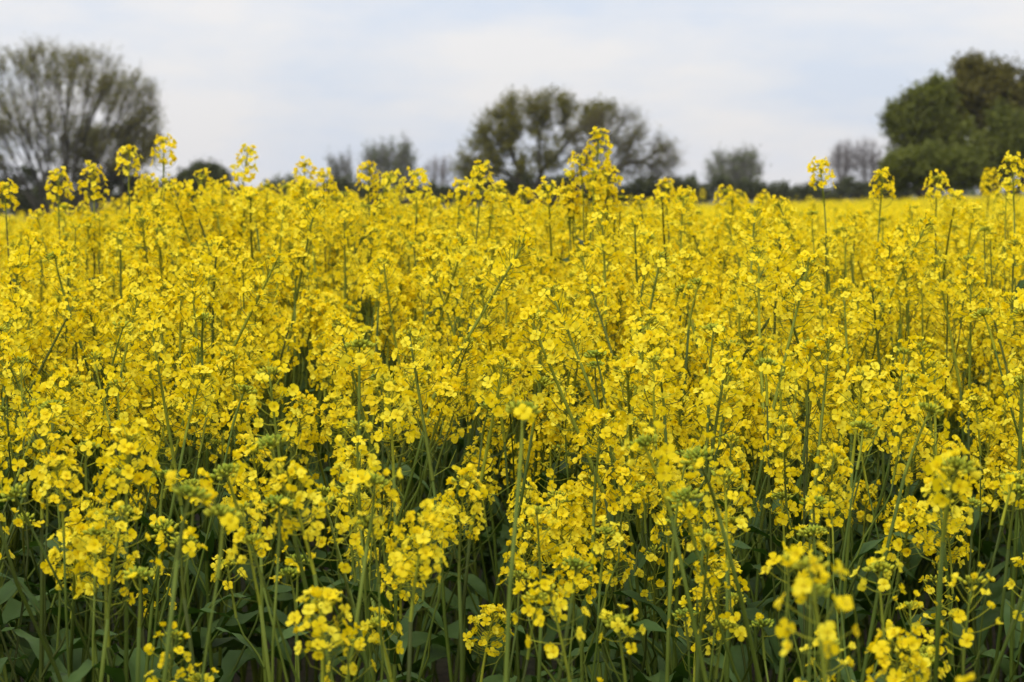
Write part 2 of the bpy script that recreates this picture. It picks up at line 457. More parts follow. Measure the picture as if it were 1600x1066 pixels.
# ---- hand placed plants: (tip px, tip py, distance, top kind, branches, drop range, spread, lean x, words)
HERO = [
 # against the sky and the trees
 (6, 292, 4.7, 'round', 4, (.05, .2), .08, .02, 'rapeseed head cut by the left edge of the photo, against the dark hedge'),
 (90, 274, 5.0, 'round', 3, (.12, .25), .08, -.02, 'lone round rapeseed head in front of the bare tree, leftmost above the field'),
 (148, 264, 5.0, 'full', 4, (.10, .25), .08, -.01, 'oval rapeseed head rising before the bare tree, between two rounder heads'),
 (199, 237, 5.0, 'round', 4, (.05, .22), .09, -.02, 'tall rapeseed plant with loose lower flowers before the right side of the bare tree'),
 (254, 221, 5.2, 'round', 3, (.10, .25), .08, .04, 'tallest rapeseed plant at left, against sky just right of the bare tree'),
 (384, 235, 5.5, 'full', 5, (.06, .2), .09, 0, 'tall rapeseed head against pale sky right of the small dark bush'),
 (474, 257, 5.5, 'full', 6, (.03, .2), .11, -.02, 'rapeseed plant with broad shoulders against sky, left of the twin slim trees'),
 (505, 274, 5.4, 'round', 5, (.03, .2), .10, .02, 'rapeseed plant just below the twin slim distant trees'),
 (573, 262, 5.2, 'round', 5, (.06, .22), .09, 0, 'round rapeseed head in front of the grey green distant tree'),
 (652, 274, 5.0, 'round', 5, (.06, .22), .10, .01, 'round rapeseed head in front of the hedge left of the small bare tree'),
 (718, 288, 4.9, 'round', 2, (.05, .2), .07, -.01, 'small rapeseed head left beside a taller one before the middle oak'),
 (755, 261, 4.8, 'full', 5, (.04, .2), .08, .02, 'rapeseed plant before the left trunk of the middle oak, with long green stem'),
 (822, 303, 5.2, 'round', 4, (.03, .2), .10, 0, 'low rapeseed head centred under the gap in the middle oak'),
 (938, 211, 5.0, 'full', 4, (.06, .16), .06, .02, 'tallest rapeseed plant of all, rising before the oak beside the middle'),
 (908, 246, 5.0, 'round', 2, (.03, .2), .06, -.02, 'rapeseed plant forming the left shoulder of the tallest one'),
 (950, 268, 5.0, 'round', 2, (.03, .2), .05, .03, 'rapeseed plant forming the right shoulder of the tallest one'),
 (886, 297, 5.0, 'round', 2, (.03, .2), .06, -.02, 'low rapeseed head at the left foot of the tallest one'),
 (1040, 288, 5.5, 'round', 4, (.05, .2), .09, .01, 'rapeseed head below the right end of the bare twigged tree'),
 (1070, 302, 5.4, 'round', 4, (.03, .2), .09, .02, 'bushy low rapeseed head right of the bare twigged tree'),
 (1131, 299, 6.0, 'round', 3, (.08, .25), .08, 0, 'round rapeseed head in front of the grey green tree right of middle'),
 (1283, 257, 4.6, 'round', 3, (.05, .18), .07, -.02, 'tall two lobed rapeseed head left of the pair of bare grey trees'),
 (1379, 274, 4.8, 'round', 2, (.12, .3), .08, .01, 'flat topped rapeseed head below the pair of bare grey trees'),
 (1462, 278, 4.8, 'round', 3, (.06, .25), .09, -.02, 'loose rapeseed head in front of the green trees at right'),
 (1548, 270, 7.5, 'full', 2, (.15, .3), .08, 0, 'blurred far rapeseed head in front of the green trees near the right edge'),
 (1583, 249, 4.4, 'full', 5, (.03, .2), .09, .03, 'tall rapeseed head at the right edge against the green trees'),
 # long stems in the middle of the field
 (986, 372, 3.9, 'long', 3, (.1, .28), .10, -.05, 'rapeseed plant with a long bare spiky stem, right of the middle'),
 (872, 470, 2.9, 'long', 3, (.1, .25), .10, -.16, 'arching dark stemmed rapeseed plant bowed to the left at the middle'),
 (828, 520, 2.75, 'long', 3, (.08, .22), .11, -.15, 'lower of two rapeseed plants bowed to the left at the middle'),
 (688, 448, 3.6, 'long', 4, (.06, .25), .10, -.10, 'rapeseed plant with long thin stem leaning left, left of the middle'),
 (706, 396, 4.1, 'long', 4, (.06, .25), .10, -.05, 'rapeseed plant with upright bare stem left of the middle, near the horizon'),
 (186, 388, 4.2, 'long', 4, (.06, .25), .10, -.07, 'rapeseed plant with a leaning bare stem in the left of the field'),
 (38, 395, 3.9, 'long', 4, (.06, .25), .10, 0, 'upright bare stemmed rapeseed plant near the left edge'),
 (442, 345, 4.6, 'long', 5, (.04, .25), .10, 0, 'rapeseed plant with a bare stem below the twin slim trees'),
 (1086, 440, 3.3, 'young', 4, (.06, .25), .10, .03, 'budding green tipped rapeseed plant right of the middle'),
 (1112, 512, 2.9, 'young', 5, (.06, .25), .11, -.03, 'rapeseed plant with green buds over a stiff stem, right of the middle'),
 (1208, 402, 3.9, 'long', 4, (.06, .25), .10, .0, 'upright rapeseed plant with a bare stem, right half of the field'),
 (1222, 488, 3.2, 'long', 4, (.06, .25), .11, -.12, 'left leaning bare stemmed rapeseed plant in the right half'),
 (1418, 378, 4.2, 'long', 4, (.06, .25), .10, -.03, 'bare stemmed rapeseed plant below the green trees at right'),
 (1520, 462, 3.4, 'long', 4, (.06, .25), .11, -.12, 'left leaning rapeseed plant near the right edge of the field'),
 (540, 525, 3.2, 'long', 4, (.06, .25), .11, -.06, 'left leaning rapeseed plant in the middle left of the field'),
 (330, 455, 3.6, 'long', 4, (.06, .25), .11, .03, 'bare stemmed rapeseed plant in the left third of the field'),
 (1345, 585, 2.65, 'full', 6, (.03, .2), .12, .02, 'broad rapeseed plant with large heads in the right third'),
 (612, 600, 2.5, 'full', 7, (.02, .2), .12, .02, 'broad full headed rapeseed plant left of the middle'),
 (590, 430, 3.90, 'long', 2, (.14, .3), .10, -0.08, 'rapeseed thin leaning stalk just left of the middle, below the grey green distant tree'),
 (755, 470, 3.30, 'long', 2, (.14, .3), .10, -0.06, 'rapeseed leaning stalk in the middle of the field, left of the arching pair'),
 (912, 420, 3.80, 'long', 2, (.14, .3), .10, -0.05, 'rapeseed leaning bare stalk under the tallest plant of all'),
 (1060, 330, 4.60, 'long', 2, (.14, .3), .10, -0.02, 'rapeseed slim stalk standing below the right end of the bare twigged tree'),
 (1150, 455, 3.50, 'long', 2, (.14, .3), .10, -0.06, 'rapeseed slim stalk right of the middle, between two upright bare stems'),
 (1290, 400, 3.90, 'long', 2, (.14, .3), .10, 0.03, 'rapeseed slim stalk below the pair of bare grey trees'),
 (1370, 470, 3.30, 'long', 2, (.14, .3), .10, -0.09, 'rapeseed left leaning slim stalk in the right third of the field'),
 (1465, 430, 3.70, 'long', 2, (.14, .3), .10, -0.06, 'rapeseed left leaning slim stalk under the green clump at right'),
 (1575, 400, 3.90, 'long', 2, (.14, .3), .10, -0.05, 'rapeseed slim stalk near the right edge, high in the field'),
 (108, 430, 3.70, 'long', 2, (.14, .3), .10, 0.05, 'rapeseed slim stalk leaning right in the left of the field'),
 (250, 380, 4.30, 'long', 2, (.14, .3), .10, -0.04, 'rapeseed slim stalk in the left of the field, below the tallest left plant'),
 (545, 350, 4.50, 'long', 2, (.14, .3), .10, -0.03, 'rapeseed slim stalk below the grey green distant tree, near the horizon'),
 (640, 540, 3.00, 'long', 2, (.14, .3), .10, -0.10, 'rapeseed left leaning slim stalk left of the middle, half way down'),
 (1010, 520, 2.90, 'long', 2, (.14, .3), .10, 0.05, 'rapeseed slim stalk right of the arching pair, half way down the photo'),
 (1440, 560, 2.80, 'long', 2, (.14, .3), .10, -0.10, 'rapeseed left leaning slim stalk in the right third, half way down'),
 (240, 540, 2.95, 'long', 2, (.14, .3), .10, -0.06, 'rapeseed slim stalk in the left third, half way down the photo'),
 (790, 590, 2.60, 'long', 2, (.14, .3), .10, 0.10, 'rapeseed right leaning dark stalk just left of the middle, over the stems'),
 (1115, 600, 2.55, 'long', 2, (.14, .3), .10, 0.10, 'rapeseed right leaning dark stalk in the right half, over the stems'),
 # heads in the foreground
 (655, 808, 2.05, 'full', 3, (.05, .16), .06, .03, 'large bright flower head low in the foreground, left of the middle'),
 (505, 940, 1.95, 'round', 2, (.03, .16), .07, -.05, 'small bright flower head near the bottom edge, left of the middle'),
 (868, 922, 2.0, 'loose', 2, (.05, .14), .05, -.02, 'loose flower head with buds low in the middle'),
 (452, 738, 2.1, 'full', 3, (.02, .14), .06, -.08, 'blurred bright flower head over a left leaning stem, lower left'),
 (505, 786, 2.2, 'loose', 3, (.02, .14), .07, -.08, 'loose flower head just right of a blurred one, lower left'),
 (182, 795, 2.1, 'loose', 3, (.02, .14), .07, .02, 'broad flower head in the lower left of the photo'),
 (276, 846, 2.1, 'young', 3, (.03, .14), .06, -.03, 'flower head with hanging buds in the lower left of the photo'),
 (198, 682, 2.2, 'round', 4, (.01, .12), .08, .05, 'dense blurred cluster of flowers above the lower left stems'),
 (716, 748, 2.35, 'full', 4, (.01, .15), .08, .01, 'flower head with one wide flower on top, just below the middle'),
 (1108, 832, 2.15, 'loose', 3, (.03, .15), .05, .0, 'narrow flower head among pale stems, lower right of the middle'),
 (1138, 740, 2.3, 'loose', 4, (.02, .14), .08, .03, 'flower head with a crosswise open flower, right of the middle'),
 (1240, 878, 2.0, 'young', 5, (.01, .14), .09, .03, 'green budded flower head with yellow sides, lower right'),
 (1372, 886, 2.1, 'young', 4, (.01, .14), .07, .02, 'flower head crowned by green buds, second from the right corner'),
 (1478, 735, 2.2, 'full', 5, (.01, .16), .09, -.02, 'large flower head at the right above the corner stems'),
 (1505, 905, 2.05, 'loose', 4, (.01, .14), .08, .04, 'bright flower head in the lower right corner'),
 (1408, 1005, 1.9, 'round', 3, (.0, .10), .06, .02, 'lowest flower head at the bottom edge, right side'),
 (1062, 708, 2.4, 'loose', 4, (.02, .16), .09, -.03, 'loose flower head right of the middle above leaning stems'),
 (402, 700, 2.5, 'full', 4, (.02, .16), .08, .02, 'flower head in the left third just above the dark stems'),
 (1292, 715, 2.45, 'full', 4, (.02, .16), .09, .0, 'flower head in the right third just above the dark stems'),
 (968, 968, 2.1, 'young', 2, (.02, .1), .05, .02, 'small green budded head low in the middle right'),
 (843, 795, 2.3, 'loose', 4, (.02, .16), .08, .04, 'open flower head below the middle between crossing stems'),
 (376, 795, 2.2, 'loose', 2, (.06, .16), .07, -.04, 'sparse head of a few separate flowers, lower left'),
 (66, 655, 2.4, 'full', 6, (.01, .16), .10, .04, 'full flower head near the left edge, middle height'),
 (222, 898, 2.0, 'bud', 1, (.03, .1), .05, .02, 'nearly spent head of two flowers in the lower left corner'),
 (938, 655, 2.6, 'round', 5, (.02, .18), .10, .06, 'flower head just right of the middle over dark crossing stems'),
 (905, 880, 2.1, 'bud', 3, (.0, .1), .06, .05, 'green cluster of closed buds low in the middle'),
 (1270, 830, 2.3, 'bud', 3, (.0, .12), .07, -.03, 'green cluster of closed buds in the lower right third'),
]
rngH = random.Random(5)
STALKS = []
for (px, py, d, kind, nb, drop, spread, lean, words) in HERO:
    tip = at(px, py, d)
    bx, by = tip.x - lean * 1.2 + rngH.uniform(-.02, .02), tip.y + rngH.uniform(-.03, .06)
    bz = float(ground_z(bx, by))
    sky = py < 310
    low = py > 690
    sk = ('round', 'full', 'loose', 'young', 'loose') if sky else (('loose', 'young', 'bud', 'young') if low else ('full', 'round', 'loose', 'young'))
    if low: nb = min(nb, 1 if py > 740 else 2)
    if kind == 'long': drop = (.18, .34); nb = min(nb, 3); tip.z += 0.018 * d / 3
    if sky: nb += 1; drop = (min(drop[0], .07), min(drop[1], .19))
    dz = design(rngH, (tip.x - bx, tip.y - by, tip.z - bz), kind, nb, spread, drop, sk, nleaf=4 if not low else 5,
                start=(0.55, 0.9), bow=0.05 + (0.06 if abs(lean) > .1 else 0), rbase=0.0038 if sky else 0.0046, hs=(1.06 if d > 4.9 else 0.96) if sky else (1.0 if not low else 0.92))
    r = realise(dz); r.location = (bx, by, bz)
    r['label'] = words; r['category'] = 'rapeseed plant'; r['group'] = GROUP
    plants.append((bx, by))
    if kind == 'long': STALKS.append((bx, by, tip.x, tip.y))

# ---- prototypes for the rest of the front of the field
rngP = random.Random(21)
PROTO = []
for i in range(16):
    H = 1.22
    lx, ly = rngP.gauss(0, .12), rngP.gauss(0, .09)
    kind = rngP.choice(('full', 'round', 'long', 'long', 'long', 'long', 'young'))
    PROTO.append(design(rngP, (lx, ly, H), kind, rngP.choice((6, 7, 8, 8)), rngP.uniform(.10, .19), (0.12, 0.22) if kind == 'long' else (0.0, 0.15),
                        ('full', 'full', 'round', 'full', 'long', 'loose'), nleaf=5, start=(0.48, 0.88), bow=rngP.uniform(.03, .12)))
PROTO_MID, PROTO_LOW = [], []
for i in range(8):
    kind = rngP.choice(('loose', 'long', 'loose', 'young', 'round', 'full'))
    PROTO_MID.append(design(rngP, (rngP.gauss(0, .15), rngP.gauss(0, .10), 1.2), kind, rngP.choice((2, 2, 3, 4)), rngP.uniform(.08, .15), (0.0, 0.05),
                            ('loose', 'loose', 'loose', 'young', 'bud', 'round'), nleaf=9, start=(0.5, 0.9), bow=rngP.uniform(.02, .10)))
for i in range(8):
    kind = rngP.choice(('bud', 'young', 'bud', 'loose', 'young', 'bud', 'bud'))
    PROTO_LOW.append(design(rngP, (rngP.gauss(0, .21), rngP.gauss(0, .10), 1.15), kind, rngP.choice((0, 0, 1, 1)), rngP.uniform(.06, .14), (0.0, 0.04),
                            ('young', 'bud', 'bud', 'bud', 'bud'), nleaf=11, start=(0.45, 0.88), bow=rngP.uniform(.03, .14)))

def canopy(x, d):
    """height of the flower tops above the soil: low at the field's edge, a taller patch at left"""
    h = np.interp(d, [1.6, 2.0, 2.4, 3.0, 3.6, 4.4, 5.2, 7.0, 10.0, 60], [1.185, 1.195, 1.212, 1.24, 1.275, 1.312, 1.325, 1.312, 1.285, 1.20])
    px = 800 + x / d * FPX
    bump = 0.088 * math.exp(-((px - 420) / 190.0) ** 2) * float(np.interp(d, [3.5, 5, 8, 11], [0, 1, 1, 0]))
    bump += 0.03 * math.exp(-((px - 900) / 140.0) ** 2) * float(np.interp(d, [3.8, 5, 7, 9], [0, 1, 1, 0]))
    bump -= 0.020 * float(np.clip((px - 620) / 300, 0, 1)) * float(np.interp(d, [3.6, 4.6, 9, 14], [0, 1, 1, 0]))
    bump -= 0.085 * math.exp(-((px - 20) / 190.0) ** 2) * float(np.interp(d, [3.5, 4.5, 12, 30], [0, 1, 1, 0]))
    return float(h) + bump

def in_view(x, y, m=0.0): return abs(x) < (0.2364 + m) * y

rngF = random.Random(77)
cells = []
S = 0.165
d = 1.72
while d < 7.0:
    n = int(0.30 * d / S) + 14
    for i in range(-n, n + 1):
        if d < 2.3 and rngF.random() < 0.33: continue
        cells.append(((i + rngF.uniform(-.48, .48)) * S, d + rngF.uniform(-.48, .48) * S))
    d += S
ok = []
for (x, y) in cells:
    if any((x - a) ** 2 + (y - b) ** 2 < 0.055 ** 2 for a, b in plants): continue
    if any(-0.03 < b - y < 0.40 and abs(x - (0.35 * a + 0.65 * tx) * y / b) < 0.055 for a, b, tx, ty in STALKS): continue
    ok.append((x, y))
near = sorted([c for c in ok if in_view(c[0], c[1], 0.006)], key=lambda c: c[1])
nfree = 298 - len(plants)
chosen = near[:nfree]
EDGE = chosen[-1][1]
print('individual plants reach', EDGE)
chosen_set = set(chosen)
rest = [c for c in ok if c not in chosen_set]

ALLP = [PROTO, PROTO_MID, PROTO_LOW]
ALLR = [[None] * len(p) for p in ALLP]
OFF = [0, len(PROTO), len(PROTO) + len(PROTO_MID)]
def zone_of(y): return 2 if y < 2.42 else (1 if y < 3.1 else 0)
LOOK = {'full': 'full headed', 'round': 'round headed', 'loose': 'loose headed', 'long': 'tall spiky', 'young': 'budding', 'bud': 'green budded'}
NUM = ['no', 'one', 'two', 'three', 'four', 'five', 'six', 'seven', 'eight', 'nine', 'ten']
seen = set()
for (x, y) in chosen:
    zo = zone_of(y + rngF.uniform(-.15, .15))
    protos, rs = ALLP[zo], ALLR[zo]
    k = rngF.randrange(len(protos))
    if rs[k] is None:
        rs[k] = realise(protos[k]); r = rs[k]
    else:
        r = copy_plant(rs[k])
    h = canopy(x, y) + min(0.05, rngF.gauss(-0.015, 0.045 if zo == 0 else 0.03)) + (0.055 if zo == 0 and protos[k]['heads'][0][0][0] == 'long' else 0)
    s = h / protos[k]['H']
    bz = float(ground_z(x, y))
    r.location = (x, y, bz)
    tilt = abs(rngF.gauss(0, 0.24 if y < 3.0 else 0.15)); ta = rngF.uniform(0, 2 * PI)
    rz = rngF.uniform(0, 2 * PI)
    Q = Matrix.Rotation(tilt, 3, Vector((math.cos(ta), math.sin(ta), 0))) @ Matrix.Rotation(rz, 3, 'Z')
    r.rotation_euler = Q.to_euler(); r.scale = (s, s, s)
    M0 = protos[k]['heads'][0]
    ax = HEADS[M0[0]]['ax']
    tipl = M0[1] @ Vector((0, 0, ax))
    tw = Vector((x, y, bz)) + Q @ (tipl * s)
    v = tw - CAM
    f_, u_ = v.y * cp - v.z * sp, v.z * cp + v.y * sp
    X = int(round((800 + v.x / f_ * FPX) / 16)); Y = int(round((533 - u_ / f_ * FPX) / 10.66))
    while (X, Y) in seen: X += 1
    seen.add((X, Y))
    leanw = 'left leaning' if (Q @ Vector((0, 0, 1))).x < -0.04 else ('right leaning' if (Q @ Vector((0, 0, 1))).x > 0.04 else 'upright')
    r['label'] = '%s %s rapeseed plant, top at %d percent across, %d percent down the photo' % (leanw, LOOK[M0[0][0]], max(0, min(100, X)), max(0, min(100, Y)))
    r['category'] = 'rapeseed plant'; r['group'] = GROUP
    plants.append((x, y))

# ------------------------------------------------------------------ the rest of the field: one object, too many to count
kinds = bpy.data.collections.new('field_kinds')               # not linked to the scene: only instanced
for i, dz in enumerate(PROTO + PROTO_MID + PROTO_LOW):
    kinds.objects.link(bpy.data.objects.new('a%02d' % i, merged(dz)))
NF, NL = len(PROTO), len(PROTO_MID) + len(PROTO_LOW)
LODN = 8
for i in range(LODN):
    kinds.objects.link(bpy.data.objects.new('b%02d' % i, merged(PROTO[i], True)))

P, IDX, ROT, SCL = [], [], [], []
def put(x, y, i, s, tilt=0.10):
    P.append((x, y, float(ground_z(x, y)))); IDX.append(i)
    ta = rngF.uniform(0, 2 * PI); q = abs(rngF.gauss(0, tilt))
    Q = Matrix.Rotation(q, 3, Vector((math.cos(ta), math.sin(ta), 0))) @ Matrix.Rotation(rngF.uniform(0, 2 * PI), 3, 'Z')
    ROT.append(tuple(Q.to_euler())); SCL.append(s)
for (x, y) in rest:
    zo = zone_of(y); k = rngF.randrange(len(ALLP[zo]))
    put(x, y, OFF[zo] + k, (canopy(x, y) + min(0.06, rngF.gauss(-0.015, 0.04))) / ALLP[zo][k]['H'])
d, S = 7.0, 0.165
while d < 88:
    S = float(np.interp(d, [7, 14, 30, 88], [0.165, 0.19, 0.26, 0.36]))
    n = int((0.30 * d + 1.6) / S)
    for i in range(-n, n + 1):
        x, y = (i + rngF.uniform(-.5, .5)) * S, d + rngF.uniform(-.5, .5) * S
        i_ = rngF.randrange(NF) if y < 11 else NF + NL + rngF.randrange(LODN)
        put(x, y, i_, (canopy(x, y) + rngF.gauss(0, 0.04) + (0.12 if rngF.random() < 0.012 else 0)) / 1.22)
    d += S
print('field instances', len(P))
me = bpy.data.meshes.new('rapeseed_field'); me.from_pydata(P, [], [])
a = me.attributes.new('kind_index', 'INT', 'POINT'); a.data.foreach_set('value', IDX)
a = me.attributes.new('turn', 'FLOAT_VECTOR', 'POINT'); a.data.foreach_set('vector', np.array(ROT, 'f').ravel())
a = me.attributes.new('size', 'FLOAT', 'POINT'); a.data.foreach_set('value', SCL)
field = bpy.data.objects.new('rapeseed_field', me); C.objects.link(field)
field['kind'] = 'stuff'; field['label'] = 'sea of yellow flowering rapeseed stretching back to the trees'; field['category'] = 'rapeseed field'
ng = bpy.data.node_groups.new('field_spread', 'GeometryNodeTree')
ng.interface.new_socket('Geometry', in_out='INPUT', socket_type='NodeSocketGeometry')
ng.interface.new_socket('Geometry', in_out='OUTPUT', socket_type='NodeSocketGeometry')
N, L = ng.nodes.new, ng.links.new
gi, go = N('NodeGroupInput'), N('NodeGroupOutput')
ci = N('GeometryNodeCollectionInfo'); ci.inputs['Collection'].default_value = kinds
ci.inputs['Separate Children'].default_value = True; ci.inputs['Reset Children'].default_value = True
ip = N('GeometryNodeInstanceOnPoints'); ip.inputs['Pick Instance'].default_value = True
def named(n, t):
    k = N('GeometryNodeInputNamedAttribute'); k.data_type = t; k.inputs['Name'].default_value = n
    return [o for o in k.outputs if o.enabled and o.name == 'Attribute'][0]
L(gi.outputs[0], ip.inputs['Points']); L(ci.outputs[0], ip.inputs['Instance'])
L(named('kind_index', 'INT'), ip.inputs['Instance Index'])
e2r = N('FunctionNodeEulerToRotation'); L(named('turn', 'FLOAT_VECTOR'), e2r.inputs[0]); L(e2r.outputs[0], ip.inputs['Rotation'])
L(named('size', 'FLOAT'), ip.inputs['Scale'])
L(ip.outputs[0], go.inputs[0])
md = field.modifiers.new('spread', 'NODES'); md.node_group = ng

# ------------------------------------------------------------------ trees
def split2(P):
    """two clusters of the points"""
    a = P[NR.integers(len(P))]
    b = P[np.argmax(((P - a) ** 2).sum(1))]; a = P[np.argmax(((P - b) ** 2).sum(1))]
    for _ in range(4):
        m = ((P - a) ** 2).sum(1) < ((P - b) ** 2).sum(1)
        if m.all() or not m.any(): break
        a, b = P[m].mean(0), P[~m].mean(0)
    return m

def grow(name, label, D, base_px, base_z, blobs, ntips, fork, leaf_mat, bark, r_twig=0.012, trunks=1, leaf=(6, 0.16, 0.5), strands=(5, 0.9, 0.5),
         wrad=0.46, upward=0.3, shell=0.45, group=None, category='tree', depth=0.9, gaps=-0.75):
    """a tree at distance D: blobs = (px, py, rx, ry, weight) of the crown seen in the photograph, made round in depth"""
    base = at(base_px, HOR, D); bx, by = base.x, base.y
    gz = float(ground_z(bx, by)) if base_z is None else base_z
    root = bpy.data.objects.new(name, None); root.location = (bx, by, gz); C.objects.link(root)
    root['label'] = label; root['category'] = category
    if group: root['group'] = group
    k = D / FPX
    W = np.array([b[4] for b in blobs], float); W /= W.sum()
    tips = []; dens = []
    while len(tips) < ntips:
        b = blobs[NR.choice(len(blobs), p=W)]
        v = NR.normal(size=3); v /= np.linalg.norm(v)
        r = NR.uniform(shell, 1.0) ** 0.6
        c = at(b[0], b[1], D)
        p = np.array([c.x - bx + v[0] * r * b[2] * k, v[1] * r * b[2] * k * depth, c.z - gz + v[2] * r * b[3] * k])
        gap = math.sin(p[0] * 0.9 + 1.3 * math.sin(p[2] * 0.8)) * math.sin(p[1] * 0.8 + 2) * 0.6 + math.sin(p[2] * 1.1 + p[0] * 0.5 + 1) * 0.5
        if p[2] > 0.4 and gap > gaps + 0.35 * NR.normal(): tips.append(p)
    tips = np.array(tips)
    top = tips[:, 2].max()
    limb, crown, tw = MB(), MB(), MB()
    def seg(a, b, ra, rb, n):
        if n < 6: sides = 3
        else: sides = 5
        m = (a + b) / 2 + NR.normal(size=3) * np.linalg.norm(b - a) * 0.06
        tube(tw if n < 3 else limb, [a, m, b], [ra, (ra + rb) / 2, rb], sides, 0, NR.uniform(0.2, 0.9), cap=False)
    R_ = lambda n: r_twig * n ** wrad
    ends = []
    stack = []
    if trunks == 1:
        f0 = np.array([0, 0, fork * top]) + NR.normal(size=3) * np.array([.02, .02, 0]) * top
        tube(limb, [np.array([0, 0, -0.3]), np.array([0, 0, fork * top * 0.12]), f0], [R_(ntips) * 1.5, R_(ntips) * 1.08, R_(ntips) * 0.92], 8, 0, 0.5, cap=False)
        stack.append((f0, np.arange(ntips)))
    else:
        g = [np.arange(ntips)]
        while len(g) < trunks:
            g.sort(key=lambda q: -len(q)); q = g.pop(0); m = split2(tips[q]); g += [q[m], q[~m]]
        for q in g:
            c = tips[q].mean(0)
            s = np.array([c[0] * 0.05, c[1] * 0.05, -0.2]); f0 = np.array([c[0] * 0.24, c[1] * 0.24, fork * top])
            tube(limb, [s, (s + f0) / 2 + np.array([-c[0], -c[1], 0]) * .02, f0], [R_(len(q)) * 1.25, R_(len(q)) * 1.05, R_(len(q)) * .92], 7, 0, 0.5, cap=False)
            stack.append((f0, q))
    while stack:
        pos, q = stack.pop()
        if len(q) == 1:
            seg(pos, tips[q[0]], R_(1), R_(1) * 0.5, 1); ends.append((tips[q[0]], tips[q[0]] - pos)); continue
        V_ = tips[q] - pos; dist = np.linalg.norm(V_, axis=1) + 1e-6
        m = split2(V_ / dist[:, None]) if len(q) > 6 else split2(tips[q])
        if m.all() or not m.any(): m = np.arange(len(q)) % 2 == 0
        for s in (q[m], q[~m]):
            if len(s) == 1: stack.append((pos, s)); continue
            v = tips[s] - pos; dl = np.linalg.norm(v, axis=1)
            if len(s) > 6:
                md = (v / (dl[:, None] + 1e-6)).mean(0); md /= np.linalg.norm(md) + 1e-6
                step = max(0.30 * np.percentile(dl, 40), 0.12 * dl.mean())
                n_ = pos + md * step + np.array([0, 0, 1]) * step * upward * 0.25 + NR.normal(size=3) * step * 0.09
            else:
                n_ = pos + (tips[s].mean(0) - pos) * 0.45
            seg(pos, n_, R_(len(s)) * 1.02, R_(len(s)) * 0.9, len(s))
            stack.append((n_, s))
    # fine twigs and young leaves round every tip
    nst, sl, ss = strands
    nl, ls, lr = leaf
    LV, LF, LT = [], [], []
    cen = np.array([0, 0, fork * top])
    for (p, d) in ends:
        d = d / (np.linalg.norm(d) + 1e-9); o = p - cen; o /= np.linalg.norm(o) + 1e-9
        dens_ = float(np.clip(0.55 + 0.8 * math.sin(p[0] * 1.7 + 1) * math.sin(p[1] * 1.5 + 2) * math.sin(p[2] * 1.9) + NR.normal() * 0.25, 0.02, 1.3))
        for s in range(nst):
            v = d * 0.3 + o * 0.6 + np.array([0, 0, upward]) + NR.normal(size=3) * ss
            v /= np.linalg.norm(v)
            a = p - d * NR.uniform(0, sl * 0.8); ln = sl * NR.uniform(0.5, 1.3); e = a + v * ln
            x = np.cross(v, [0.3, 0.5, 0.8]); x /= np.linalg.norm(x) + 1e-9; y = np.cross(v, x)
            w = r_twig * 0.6
            tw.add([a + x * w, a - x * w * .5 + y * w * .87, a - x * w * .5 - y * w * .87, e], [(0, 1, 3), (1, 2, 3), (2, 0, 3)], 0, NR.uniform(0.2, 0.9))
            for l in range(int(nl * dens_ + NR.random())):
                q = a + v * ln * NR.uniform(0.1, 0.95) + NR.normal(size=3) * lr * 0.3
                A = frame(NR.normal(size=3) + np.array([0, 0, 0.6]), NR.uniform(0, 6))
                sz = ls * NR.uniform(0.6, 1.3)
                k0 = len(LV) * 4
                LV.append(q + np.array([(-sz, 0, 0), (0, -sz * .55, sz * .12), (sz, 0, 0), (0, sz * .55, sz * .12)]) @ A.T)
                LF.append((k0, k0 + 1, k0 + 2, k0 + 3)); LT += [float(np.clip(NR.normal(0.5, 0.2), 0, 1))] * 4
    def child(nm, mb, mats):
        o = bpy.data.objects.new(nm, mb.mesh(nm, mats)); C.objects.link(o); o.parent = root; return o
    t = child('trunk', limb, [bark])
    if tw.v: child('twigs', tw, [M_BROWNTWIG if bark is M_BARK else bark])
    if LV:
        crown.v = [np.concatenate(LV)]; crown.n = len(LV) * 4; crown.f = LF; crown.m = [0] * len(LF); crown.t = LT
        child('crown', crown, [leaf_mat])
    return root

GT = 'trees along the far edge of the field'
GF = 'small trees far beyond the field'
# the big bare tree at left
grow('spreading_tree', 'large spreading bare tree with many rising limbs at the left edge', 170, 92, None,
     [(70, 148, 116, 82, 4.0), (145, 155, 96, 76, 2.6), (0, 175, 95, 84, 2.2), (205, 165, 46, 52, 1.2), (-50, 200, 70, 80, 1.0), (200, 235, 60, 45, 1.0), (110, 122, 92, 56, 1.6), (25, 235, 70, 40, .8), (228, 205, 30, 42, .5)],
     2300, 0.07, M_OLIVE, M_BARK, r_twig=0.012, trunks=11, leaf=(2.6, 0.10, 0.3), strands=(5, 1.1, 0.30), upward=0.42, gaps=-0.35, shell=0.5, wrad=0.43, group=GT)
grow('leafy_shrub', 'low dark leafy tree standing behind the right side of the spreading bare tree', 178, 190, None,
     [(165, 235, 50, 40, 1), (215, 225, 34, 36, 1), (120, 245, 50, 35, 0.8)], 420, 0.2, M_OLIVE, M_BARK, r_twig=0.018, trunks=3, leaf=(4, 0.13, 0.5), strands=(6, 1.0, 0.4), group=GT)
grow('bush', 'small dark rounded bush right of the spreading bare tree', 190, 318, None,
     [(318, 288, 42, 28, 1)], 300, 0.2, M_DARKLEAF, M_BARK, r_twig=0.016, trunks=2, leaf=(16, 0.20, 0.6), strands=(5, 0.8, 0.6), shell=0.2, category='bush')
